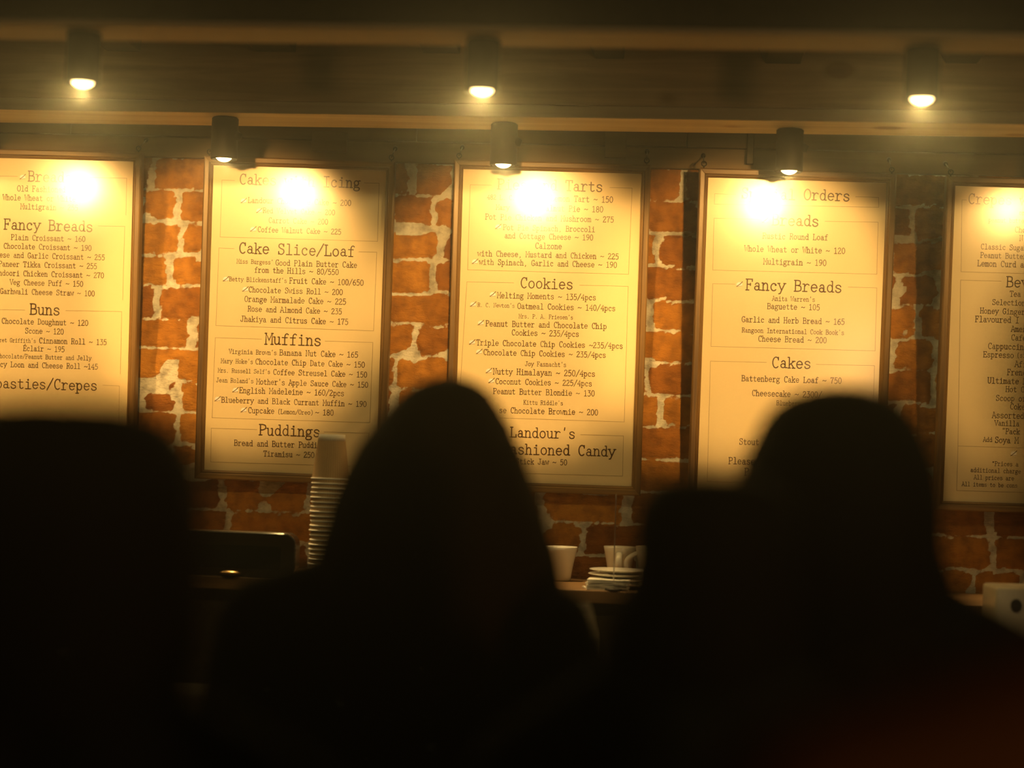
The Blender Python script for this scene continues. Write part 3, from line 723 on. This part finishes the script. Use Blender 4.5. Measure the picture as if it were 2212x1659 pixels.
def cup_mesh(hidden):
    # paper cup standing upside down: base up, rim down; ribbed kraft sleeve outside
    rb, rr, h = .0315, .0455, .110
    bm = bmesh.new(); n = 96
    prof = [(rr-.0012, .004), (rb, h)] if not hidden else [(rr-.0012, .004), (rr-.0022, .013)]
    rings = []
    zs = [prof[0]] + [(prof[0][0]+(prof[1][0]-prof[0][0])*k/6, prof[0][1]+(prof[1][1]-prof[0][1])*k/6) for k in range(1, 7)]
    for r, z in zs:
        rings.append([bm.verts.new(((r+(.0006 if k % 2 else 0))*cos(2*pi*k/n), (r+(.0006 if k % 2 else 0))*sin(2*pi*k/n), z)) for k in range(n)])
    for a, b in zip(rings, rings[1:]):
        for k in range(n): bm.faces.new((a[k], a[(k+1) % n], b[(k+1) % n], b[k]))
    sl = bm
    bm = bmesh.new()
    tube(bm, [(rr*cos(2*pi*k/40), rr*sin(2*pi*k/40), .0028) for k in range(41)], .0022, 8)
    rim = bm
    base = None
    if not hidden:
        base = bmesh.new()
        lathe(base, [(rb+.0022, h-.0150), (rb+.0010, h), (rb-.002, h+.0004), (rb-.0035, h-.006), (0.001, h-.006)], 48)
    return sl, rim, base
cx = at_y(718, 940, -.40).x
CZ = at_y(718, 939, -.40).z
PITCH_C = .0112
NC = int(round((CZ-.110-ZS)/PITCH_C)) + 1
PITCH_C = (CZ-.110-ZS)/(NC-1)
ME = None
for k in range(NC):
    top = (k == NC-1)
    root = empty('paper_cup', (cx + .0012*sin(k*1.7), -.40 + .001*cos(k*2.1), ZS + PITCH_C*k))
    tag(root, 'top cup of the upturned kraft paper cup stack, its white base showing' if top else
        'kraft ripple paper cup lower in the upturned stack, only its pale rim showing', 'cup', 'upturned stack of paper cups')
    if top or ME is None:
        sl, rim, base = cup_mesh(not top)
        a = mesh_obj('sleeve', sl, M_KRAFT, root, smooth=False); b = mesh_obj('rim', rim, M_CUPW, root, smooth=True)
        if base: mesh_obj('base', base, M_CUPW, root, smooth=True)['label'] = 'white upturned base'
        if not top: ME = (a, b)
    else:
        for q in ME:
            c = q.copy(); COL.objects.link(c); c.parent = root

def mug(px, Y, label, hdir):
    p = at_y(px, 1180, Y)
    root = empty('mug', (p.x, Y, ZS)); tag(root, label, 'mug', 'white mugs on the back counter')
    H = p.z-ZS; r1, r0 = .0415, .026
    out = [(r0*.86, 0), (r0, .004)] + [(r0+(r1-r0)*(k/8)**1.25, .004+(H-.006)*k/8) for k in range(1, 9)]
    inn = [(r1-.0012, H)] + [(r0-.004+(r1-r0)*(k/8)**1.25, .008+(H-.010)*k/8) for k in range(8, -1, -1)]
    bm = bmesh.new(); lathe(bm, out+inn, 48)
    mesh_obj('bowl', bm, M_CERAM, root, smooth=True)
    bm = bmesh.new(); d = Vector((cos(hdir), sin(hdir), 0))
    pts = [d*(r0+.0085)+Vector((0, 0, .018)), d*(r1+.010)+Vector((0, 0, .026)), d*(r1+.021)+Vector((0, 0, .046)), d*(r1+.018)+Vector((0, 0, .066)), d*(r1-.006)+Vector((0, 0, H-.017))]
    cp = sm([(v.dot(d), v.z) for v in pts], 5)
    rg = []
    s = Vector((-d.y, d.x, 0))
    for q in cp:
        c0 = d*q[0]+Vector((0, 0, q[1]))
        rg.append(c0)
    for i, c0 in enumerate(rg): pass
    tube(bm, rg, .0058, 10)
    for v in bm.verts:                      # flatten the section into a broad strap
        k = v.co.dot(s); v.co += s*(k*0.5)
    mesh_obj('handle', bm, M_CERAM, root, smooth=True)
    return root
mug(1213, -.14, 'white tapered mug left of the saucers, partly behind the long hair', radians(150))
mug(1339, -.13, 'white tapered mug behind the saucers with its handle turned to the front', radians(-91))
mug(1408, -.20, 'white mug right of the saucers, mostly behind the short person', radians(185))
M_SAUC = M_CERAM
p = at_y(1337, 1230, -.33)
sz = (p.z-ZS-.012)/3
for k in range(4):
    root = bmesh.new()
    lathe(root, [(.026, 0), (.028, .002), (.045, .004), (.072, .0105), (.0735, .0118), (.072, .0128), (.045, .0065), (.026, .0045), (.002, .004)], 56)
    o = mesh_obj('saucer', root, M_CERAM, smooth=True)
    o.location = (p.x+.0015*sin(k*2.3), -.33, ZS+sz*k)
    tag(o, ['lowest of the white saucers stacked before the mugs', 'second white saucer up in the stack before the mugs',
            'third white saucer up in the stack before the mugs', 'top white saucer of the stack before the mugs'][k], 'saucer', 'stacked white saucers')
# napkins
pn = at_y(1300, 1262, SHY+.055)
for k in range(6):
    bm = bmesh.new()
    w_, d_ = .050, .045
    nn = 10; zz = .0036
    top, bot = [], []
    for j in range(4):
        for i in range(nn+1):
            xx = -w_+2*w_*i/nn; yy = -d_+2*d_*j/3
            wv = .0009*sin(xx*90+k*2)+.0006*sin(yy*110+k)
            top.append(bm.verts.new((xx, yy, zz+wv*.6))); bot.append(bm.verts.new((xx, yy, 0.0005+wv*.3)))
    for j in range(3):
        for i in range(nn):
            a = j*(nn+1)+i; q = (a, a+1, a+nn+2, a+nn+1)
            bm.faces.new([top[t_] for t_ in q]); bm.faces.new([bot[t_] for t_ in q[::-1]])
    bd = [i for i in range(nn+1)] + [j*(nn+1)+nn for j in range(1, 4)] + [3*(nn+1)+i for i in range(nn-1, -1, -1)] + [j*(nn+1) for j in (2, 1)]
    for a, b in zip(bd, bd[1:]+bd[:1]): bm.faces.new((bot[a], bot[b], top[b], top[a]))
    o = mesh_obj('paper_napkin', bm, M_PAPERW, bevel=0)
    o.location = (pn.x+[-.004, .004, .000, .006, .003, .005][k]+.012, SHY+.055, ZS+.0042*k)
    o.rotation_euler = (0, 0, radians([9, -5, 4, -8, 3, -2][k]))
    tag(o, ['white paper napkin lying lowest, its corner on the counter edge', 'white paper napkin second from the bottom of the loose pile', 'white paper napkin third from the bottom of the loose pile',
            'white paper napkin fourth from the bottom of the loose pile', 'white paper napkin just below the top of the loose pile', 'white paper napkin on top of the loose pile'][k], 'napkin', 'loose pile of paper napkins')
# thin upright spike
p0, p1 = at_y(1325, 1240, -.43), at_y(1331, 1066, -.43)
root = empty('receipt_spike', (p1.x, -.43, ZS)); tag(root, 'thin upright metal spike standing in front of the white saucers', 'receipt spike')
bm = bmesh.new(); tube(bm, [(0, 0, .004), (0, 0, p1.z-ZS-.01), (0, 0, p1.z-ZS)], [.0012, .0012, .0004], 8)
mesh_obj('pin', bm, mat('dull_steel', (.35, .34, .32), rough=.4, metal=.9), root, smooth=True)
bm = bmesh.new(); lathe(bm, [(.021, 0), (.021, .003), (.018, .005), (.002, .0055)], 32); mesh_obj('foot', bm, M_IRON, root, smooth=True)

# screen on the left
pa, pb = at_y(322, 1140, -.44), at_y(640, 1152, -.44)
W_, H_ = pb.x-pa.x, pb.z-ZS
root = empty('monitor', (pa.x+W_/2, -.40, ZS)); tag(root, 'dark round-cornered screen on the back counter left of the paper cups', 'screen')
def rrect(w, h, r, n=6):
    pts = []
    for cx_, cz_, a in ((w/2-r, h-r, 0), (-w/2+r, h-r, 90), (-w/2+r, r, 180), (w/2-r, r, 270)):
        for k in range(n+1): pts.append((cx_+r*cos(radians(a+90*k/n)), cz_+r*sin(radians(a+90*k/n))))
    return pts
def extrude(bm, pts, y0, y1):
    a = [bm.verts.new((x, y0, z)) for x, z in pts]; b = [bm.verts.new((x, y1, z)) for x, z in pts]
    bm.faces.new(a[::-1]); bm.faces.new(b)
    for i in range(len(pts)):
        j = (i+1) % len(pts); bm.faces.new((a[i], a[j], b[j], b[i]))
    bmesh.ops.recalc_face_normals(bm, faces=bm.faces)
bm = bmesh.new(); extrude(bm, rrect(W_, H_, .030), -.04, .02)
mesh_obj('casing', bm, mat('glossy_dark_plastic', (.022, .016, .012), rough=.3, coat=.6, coat_r=.1), root, bevel=.004)
bm = bmesh.new(); extrude(bm, [(x, z+.020) for x, z in rrect(W_-.072, H_-.054, .006)], -.0415, -.0395)
mesh_obj('glass', bm, mat('black_screen_glass', (.010, .012, .013), rough=.06, spec=.8), root)
pk = at_y(495, 1249, -.46)  # low brassy ellipsoid added at the screen's foot to make a glint
bm = bmesh.new(); g_ = bmesh.ops.create_uvsphere(bm, u_segments=24, v_segments=12, radius=1.0)
bmesh.ops.transform(bm, matrix=Matrix.Translation((pk.x-(pa.x+W_/2), -.050, max(.0085, pk.z-ZS))) @ Matrix.Diagonal((.026, .012, .0065, 1)), verts=g_['verts'])
mesh_obj('handle', bm, mat('brassy_metal', (.6, .40, .17), rough=.28, metal=.9), root, smooth=True)['label'] = 'small brassy form added to make a glint'

# ------------------------------------------------------------------ serving counter between the queue and the wall
ZC = 1.02
root = empty('serving_counter', (0, -1.1, 0)); tag(root, 'dark serving counter between the queue of people and the back counter', 'counter')
bm = bmesh.new(); box(bm, XL+.3, XR-.02, -.55, .45, ZC-.04, ZC); mesh_obj('counter_top', bm, mat('matt_black_worktop', (.018, .016, .013), rough=.95, spec=.05), root, bevel=.004)
bm = bmesh.new(); box(bm, XL+.33, XR-.04, -.50, .40, 0, ZC-.0405); mesh_obj('counter_front', bm, mat('grey_counter_front', (.05, .045, .04), rough=.6, vary=.1), root)
# white dispenser at the right
pl = at_y(2151, 1268, -.80); pr = at_y(2290, 1276, -.80)
root = empty('napkin_dispenser', ((pl.x+pr.x)/2, -.72, ZC)); tag(root, 'white boxy dispenser with a round black opening at the right edge', 'dispenser')
w_, h_ = pr.x-pl.x, pl.z-ZC
bm = bmesh.new(); extrude(bm, rrect(w_, h_, .008), -.08, .08)
mesh_obj('casing', bm, mat('off_white_plastic', (.72, .66, .52), rough=.35, coat=.4), root, bevel=.006)
ph = at_y(2195, 1304, -.805)
bm = bmesh.new()
pts = [((ph.x-(pl.x+pr.x)/2)+.0115*cos(a), ph.z-ZC-.004+.014*sin(a)) for a in [2*pi*k/24 for k in range(24)]]
extrude(bm, pts, -.0825, -.0795)
mesh_obj('opening', bm, mat('black_opening', (.008, .007, .006), rough=.5), root)['label'] = 'round black opening'
# pale paper bag glimpsed between two people
pg = at_d(1252, 1322, 3.5)
root = empty('paper_bag', (pg.x, pg.y, ZC)); tag(root, 'small cream paper bag glimpsed between the long-haired person and the short one', 'bag')
hb = at_d(1252, 1300, 3.5).z-ZC
bm = bmesh.new()
lv = [(0, .040, .026), (.09, .041, .027), (hb-.06, .036, .020), (hb-.02, .026, .008), (hb, .018, .004)]
rg = []
for z, a, b in lv:
    rg.append([bm.verts.new(q) for q in ((-a, -b, z), (0, -b*1.02, z), (a, -b, z), (a*.9, 0, z), (a, b, z), (0, b*1.02, z), (-a, b, z), (-a*.9, 0, z))])
for a, b in zip(rg, rg[1:]):
    for k in range(8): bm.faces.new((a[k], a[(k+1) % 8], b[(k+1) % 8], b[k]))
bm.faces.new(rg[0][::-1]); bm.faces.new(rg[-1])
mesh_obj('bag_body', bm, mat('cream_bag_paper', (.78, .68, .48), rough=.7, bump=.5, bscale=40), root)

# ------------------------------------------------------------------ people waiting, seen from behind
def capsule(bm, p, q, r0, r1, n=14):
    p, q = Vector(p), Vector(q); d = q-p; L = d.length; t = d.normalized()
    a = t.orthogonal().normalized(); b = t.cross(a); rings = []
    st = [(-sin(x)*r0, cos(x)*r0) for x in (pi/2*.96, pi/4*1.3, pi/6, 0)] + [(L+sin(x)*r1, cos(x)*r1) for x in (0, pi/6, pi/4*1.3, pi/2*.96)]
    for h, r in st:
        c = p+t*h; rings.append([bm.verts.new(c+r*(a*cos(2*pi*k/n)+b*sin(2*pi*k/n))) for k in range(n)])
    for x, y in zip(rings, rings[1:]):
        for k in range(n): bm.faces.new((x[k], x[(k+1) % n], y[(k+1) % n], y[k]))
    bm.faces.new(rings[0][::-1]); bm.faces.new(rings[-1])
def ellip(bm, c, r, rot=None):
    g = bmesh.ops.create_uvsphere(bm, u_segments=20, v_segments=14, radius=1.0)
    S_ = Matrix.Diagonal((*r, 1)); M = Matrix.Translation(c) @ (rot if rot else Matrix.Identity(4)) @ S_
    bmesh.ops.transform(bm, matrix=M, verts=g['verts'])
def blend(name, bm, mt, parent, voxel=.011, smooth_it=3):
    o = mesh_obj(name, bm, mt, parent, smooth=True)
    r = o.modifiers.new('union', 'REMESH'); r.mode = 'VOXEL'; r.voxel_size = voxel; r.use_smooth_shade = True
    if smooth_it:
        s = o.modifiers.new('relax', 'SMOOTH'); s.factor = .5; s.iterations = smooth_it
    return o
def hair_loft(prof, parent, mt, seed=1, lump=.035, n=72, strands=19):
    """prof: (z, cx, cy, rx, ry) from the crown down; closed surface with strand ridges and a hollow lower rim."""
    bm = bmesh.new(); rings = []
    zz = []
    P = prof
    for i in range(len(P)-1):
        for k in range(5):
            t = k/5; t = t*t*(3-2*t) if False else t
            zz.append(tuple(P[i][j]+(P[i+1][j]-P[i][j])*t for j in range(5)))
    zz.append(P[-1])
    z0 = P[0][0]; zl = P[-1][0]
    for (z, cx_, cy_, rx, ry) in zz:
        f = min(1.0, (z0-z)/.10)
        ring = []
        for k in range(n):
            a = 2*pi*k/n
            w_ = 1 + lump*f*(noise.noise((cos(a)*3.1+seed, sin(a)*3.1, z*2.2)) + .5*sin(strands*a+6*noise.noise((seed, z*4, a))) )
            ring.append(bm.verts.new((cx_+rx*w_*cos(a), cy_+ry*w_*sin(a), z + (.012*noise.noise((a*3, seed, 2)) if z == zl else 0))))
        rings.append(ring)
    for a, b in zip(rings, rings[1:]):
        for k in range(n): bm.faces.new((a[k], b[k], b[(k+1) % n], a[(k+1) % n]))
    bm.faces.new(rings[0]); bm.faces.new(rings[-1][::-1])
    return mesh_obj('hair', bm, mt, parent, smooth=True)
M_SKIN = mat('skin', (.38, .21, .13), rough=.55, spec=.35, vary=.06)
M_EYE = mat('eye', (.6, .58, .55), rough=.15)
def hairmat(name, c): return mat(name, c, rough=.75, spec=.06, bump=.6, bscale=120)
def cloth(name, c): return mat(name, c, rough=.9, spec=.1, bump=.4, bscale=180, vary=.15, vscale=20)

def person(x, y, H, label, jacket, trouser, hair_fn, shoe=(.03, .025, .02), yaw=0.0, arms='down', width=1.0, group='people queueing at the counter', lift=0.0, hx=0.0):
    k = H/1.70
    root = empty('person', (x, y, 0), yaw); tag(root, label, 'person', group)
    V = lambda a, b, c: Vector((a*k*width, b*k, c*k))
    W = lambda a, b, c: Vector((a*k + hx*min(1.0, max(0.0, (c-1.44)/.06)), b*k, c*k))       # hx: head carried to one side
    bm = bmesh.new()
    # head, face and neck
    ellip(bm, W(0, -.005, 1.600), (.074*k, .094*k, .098*k)); ellip(bm, W(0, .018, 1.545), (.060*k, .074*k, .078*k))
    ellip(bm, W(0, .050, 1.505), (.036*k, .034*k, .026*k))                              # chin
    capsule(bm, W(0, .088, 1.590), W(0, .106, 1.556), .010*k, .014*k)                    # nose
    capsule(bm, W(-.020, .083, 1.527), W(.020, .083, 1.527), .009*k, .009*k)             # lips
    capsule(bm, W(-.045, .076, 1.612), W(.045, .076, 1.612), .012*k, .012*k)             # brow
    for s in (-1, 1): ellip(bm, W(s*.077, -.004, 1.568), (.010*k, .020*k, .032*k))       # ears
    capsule(bm, W(0, -.012, 1.53), W(0, -.018, 1.40), .052*k, .060*k)
    # trunk
    capsule(bm, V(-.085, -.01, 1.30), V(.085, -.01, 1.30), .105*k, .105*k); capsule(bm, V(-.13, -.015, 1.385), V(.13, -.015, 1.385), .050*k, .050*k)
    capsule(bm, V(-.05, 0, 1.12), V(.05, 0, 1.12), .105*k, .105*k); capsule(bm, V(-.07, 0, .95), V(.07, 0, .95), .112*k, .112*k)
    capsule(bm, V(0, -.005, 1.3), V(0, 0, 1.0), .115*k, .115*k)
    hands = []
    for s in (-1, 1):
        sh, el, wr = V(s*.178, -.015, 1.375), V(s*.222, -.02, 1.09), V(s*.228, .085, .87)
        if arms == 'fold': el, wr = V(s*.225, -.01, 1.10), V(s*.11, .20, 1.06)
        capsule(bm, sh, el, .047*k, .037*k); capsule(bm, el, wr, .036*k, .025*k)
        d = (wr-el).normalized(); side = d.cross(Vector((s, 0, .2))).normalized()
        pc = wr+d*.055*k
        capsule(bm, wr, pc+d*.02*k, .024*k, .030*k)
        across = Vector((0, 1, 0)) - d*d.y; across.normalize()
        inw = across.cross(d)*(1 if s > 0 else -1)
        for fi, ln in enumerate((.068, .078, .072, .056)):                               # four unequal, bent fingers
            b0 = pc + across*((fi-1.5)*.0185*k) + d*.030*k
            m1 = b0 + d*ln*.52*k + inw*.008*k; m2 = m1 + (d*.75+inw*.66).normalized()*ln*.5*k
            capsule(bm, b0-d*.02*k, m1, .0095*k, .0088*k, 8); capsule(bm, m1, m2, .0088*k, .0078*k, 8)
        t0 = pc - d*.012*k + across*.026*k; t1 = t0 + (across*.6+d*.7+inw*.35).normalized()*.036*k; t2 = t1 + (d*.9+inw*.3).normalized()*.030*k
        capsule(bm, t0, t1, .013*k, .011*k, 8); capsule(bm, t1, t2, .0105*k, .009*k, 8)
        hp, kn, an = V(s*.095, 0, .92), V(s*.10, .015, .50), V(s*.105, -.01, .09)
        capsule(bm, hp, kn, .085*k, .057*k); capsule(bm, kn, an, .055*k, .036*k)
        capsule(bm, V(s*.105, -.03, .045), V(s*.12, .14, .032), .036*k, .028*k)
    blend('body', bm, M_SKIN, root, .0095, 2)
    for s in (-1, 1):
        bm = bmesh.new(); ellip(bm, W(s*.030, .080, 1.588), (.0115*k, .0115*k, .0115*k)); mesh_obj('eye', bm, M_EYE, root, smooth=True)
    # jacket
    bm = bmesh.new()
    capsule(bm, V(-.09, -.012, 1.305), V(.09, -.012, 1.305), .124*k, .124*k); capsule(bm, V(-.125, -.018, 1.375), V(.125, -.018, 1.375), .066*k, .066*k)
    capsule(bm, V(-.065, 0, 1.10), V(.065, 0, 1.10), .128*k, .128*k); capsule(bm, V(-.08, 0, .92), V(.08, 0, .92), .136*k, .136*k)
    capsule(bm, V(0, -.01, 1.3), V(0, 0, .98), .132*k, .132*k); capsule(bm, W(0, -.02, 1.39), W(0, -.022, 1.44), .082*k, .068*k)
    for s in (-1, 1):
        sh, el, wr = V(s*.182, -.015, 1.37), V(s*.228, -.02, 1.09), V(s*.228, .078, .885)
        if arms == 'fold': el, wr = V(s*.232, -.01, 1.10), V(s*.125, .19, 1.06)
        capsule(bm, sh, el, .064*k, .054*k); capsule(bm, el, wr, .052*k, .040*k); capsule(bm, V(s*.10, -.018, 1.40), sh, .062*k, .062*k)
    for s in ((-1, 1) if lift is not None else ()):                                     # bulky collar and padded shoulder line
        capsule(bm, W(s*.045, -.03, 1.452+lift), V(s*.185, -.018, 1.385+lift*.4), .072*k, .066*k)
    blend('jacket', bm, jacket, root, .013, 4)
    bm = bmesh.new()
    for s in (-1, 1):
        hp, kn, an = V(s*.092, 0, .90), V(s*.10, .015, .50), V(s*.105, -.01, .10)
        capsule(bm, hp, kn, .100*k, .072*k); capsule(bm, kn, an, .070*k, .058*k)
    capsule(bm, V(-.06, 0, .90), V(.06, 0, .90), .118*k, .118*k)
    blend('trousers', bm, trouser, root, .013, 3)
    for s in (-1, 1):
        bm = bmesh.new()
        capsule(bm, V(s*.105, -.035, .050), V(s*.120, .150, .040), .046*k, .040*k); capsule(bm, V(s*.105, -.015, .06), V(s*.105, -.012, .11), .046*k, .044*k)
        for v in bm.verts: v.co.z = max(v.co.z, 0.0)
        blend('shoe', bm, mat('dark_shoe_leather', shoe, rough=.5), root, .011, 2)
    hair_fn(root, k)
    return root

M_BLK = cloth('black_jacket_cloth', (.012, .011, .010)); M_NAVY = cloth('dark_navy_cloth', (.010, .013, .014)); M_OLIVE = cloth('dark_olive_cloth', (.018, .020, .012))
M_RUST = cloth('rust_brown_cloth', (.17, .062, .014)); M_JEAN = cloth('dark_denim', (.015, .018, .03))
M_HBLK = hairmat('black_hair', (.012, .009, .006)); M_HBRN = hairmat('dark_brown_hair', (.030, .014, .005))

def px_profile(d, rows, cy, depth, root):
    """outline rows (y px, x left px, x right px) at distance d -> hair profile in the person's own frame."""
    out = []
    for (py, xl, xr) in rows:
        a, b = at_d(xl, py, d), at_d(xr, py, d)
        c = (a+b)/2
        out.append((c.z, c.x-root.location.x, cy, (b-a).length/2, min((b-a).length/2*1.08, depth)))
    return out
def hair_from(rows, d, cy, depth, mt, seed, lump, bottom=None):
    def fn(root, k):
        pr = px_profile(d, rows, cy, depth, root)
        hair_loft(pr, root, mt, seed, lump)
    return fn

# long-haired person in the middle
D = 2.55
pc = at_d(893, 1000, D); ph = at_d(975, 812, D).z
person(pc.x, pc.y, ph-.012, 'person with long loose dark hair standing at the centre, seen from behind', M_BLK, M_JEAN,
       hair_from([(812,962,988),(818,935,1012),(830,905,1040),(848,876,1062),(880,845,1084),(920,812,1106),(960,783,1124),(1020,750,1146),(1100,717,1172),(1200,694,1204),(1300,682,1222),(1400,680,1228),(1480,690,1215)], D, -.010, .125, M_HBRN, 1, .045), arms='fold', width=1.08, lift=None, hx=.036)
# person with a thick bob
D = 2.16
pc = at_d(1822, 1000, D); ph = at_d(1830, 838, D).z
person(pc.x, pc.y, ph-.014, 'person with a thick rounded dark bob at the right, before the special orders menu', M_NAVY, M_JEAN,
       hair_from([(836,1790,1862),(842,1756,1888),(852,1722,1914),(868,1690,1940),(890,1664,1962),(920,1644,1982),(950,1630,1997),(1000,1606,2014),(1060,1588,2024),(1120,1574,2026),(1180,1570,2028),(1240,1592,2050),(1300,1586,2066),(1360,1590,2060),(1420,1620,2020)], D, -.010, .118, M_HBLK, 4, .02), lift=.0)
# shorter person between them
D = 1.76
pc = at_d(1535, 1150, D); ph = at_d(1535, 1052, D).z
person(pc.x, pc.y, ph-.012, 'shorter person with dark hair over the shoulders between the long-haired one and the bob', M_OLIVE, M_JEAN,
       hair_from([(1026,1480,1610),(1030,1446,1646),(1040,1416,1674),(1060,1392,1698),(1096,1370,1716),(1148,1364,1722),(1210,1362,1720),(1260,1354,1724),(1310,1322,1732),(1370,1300,1740),(1430,1290,1744),(1480,1310,1720)], D, -.006, .085, M_HBLK, 7, .02), lift=.04)
# near person at the left
D = 1.37
pc = at_d(132, 1200, D); ph = at_d(140, 868, D).z
person(pc.x, pc.y, ph-.012, 'near person at the left, large out-of-focus dark head seen from behind', M_BLK, M_JEAN,
       hair_from([(858,60,220),(866,0,290),(884,-60,345),(914,-105,390),(958,-140,424),(1014,-162,444),(1090,-176,456),(1180,-180,460),(1280,-176,456),(1380,-160,446),(1460,-130,424),(1540,-90,400)], D, -.008, .112, M_HBLK, 11, .02))
# nearest person, only an edge and a rust shoulder reach the frame
D = 0.95
pc = at_d(2600, 900, D)
def near_hair(root, k):
    s = k
    hair_loft([(1.712*s,0,-.01,.02,.02),(1.705*s,0,-.01,.055,.06),(1.685*s,0,-.01,.078,.088),(1.65*s,0,-.01,.094,.11),(1.60*s,0,-.012,.1,.118),(1.55*s,0,-.02,.097,.108),(1.50*s,0,-.03,.088,.09),(1.47*s,0,-.035,.075,.07)], root, M_HBLK, 17, .02)
person(pc.x, pc.y, 1.70, 'nearest person in a rust brown jacket, mostly beyond the right edge', M_RUST, M_JEAN, near_hair, lift=-.03)
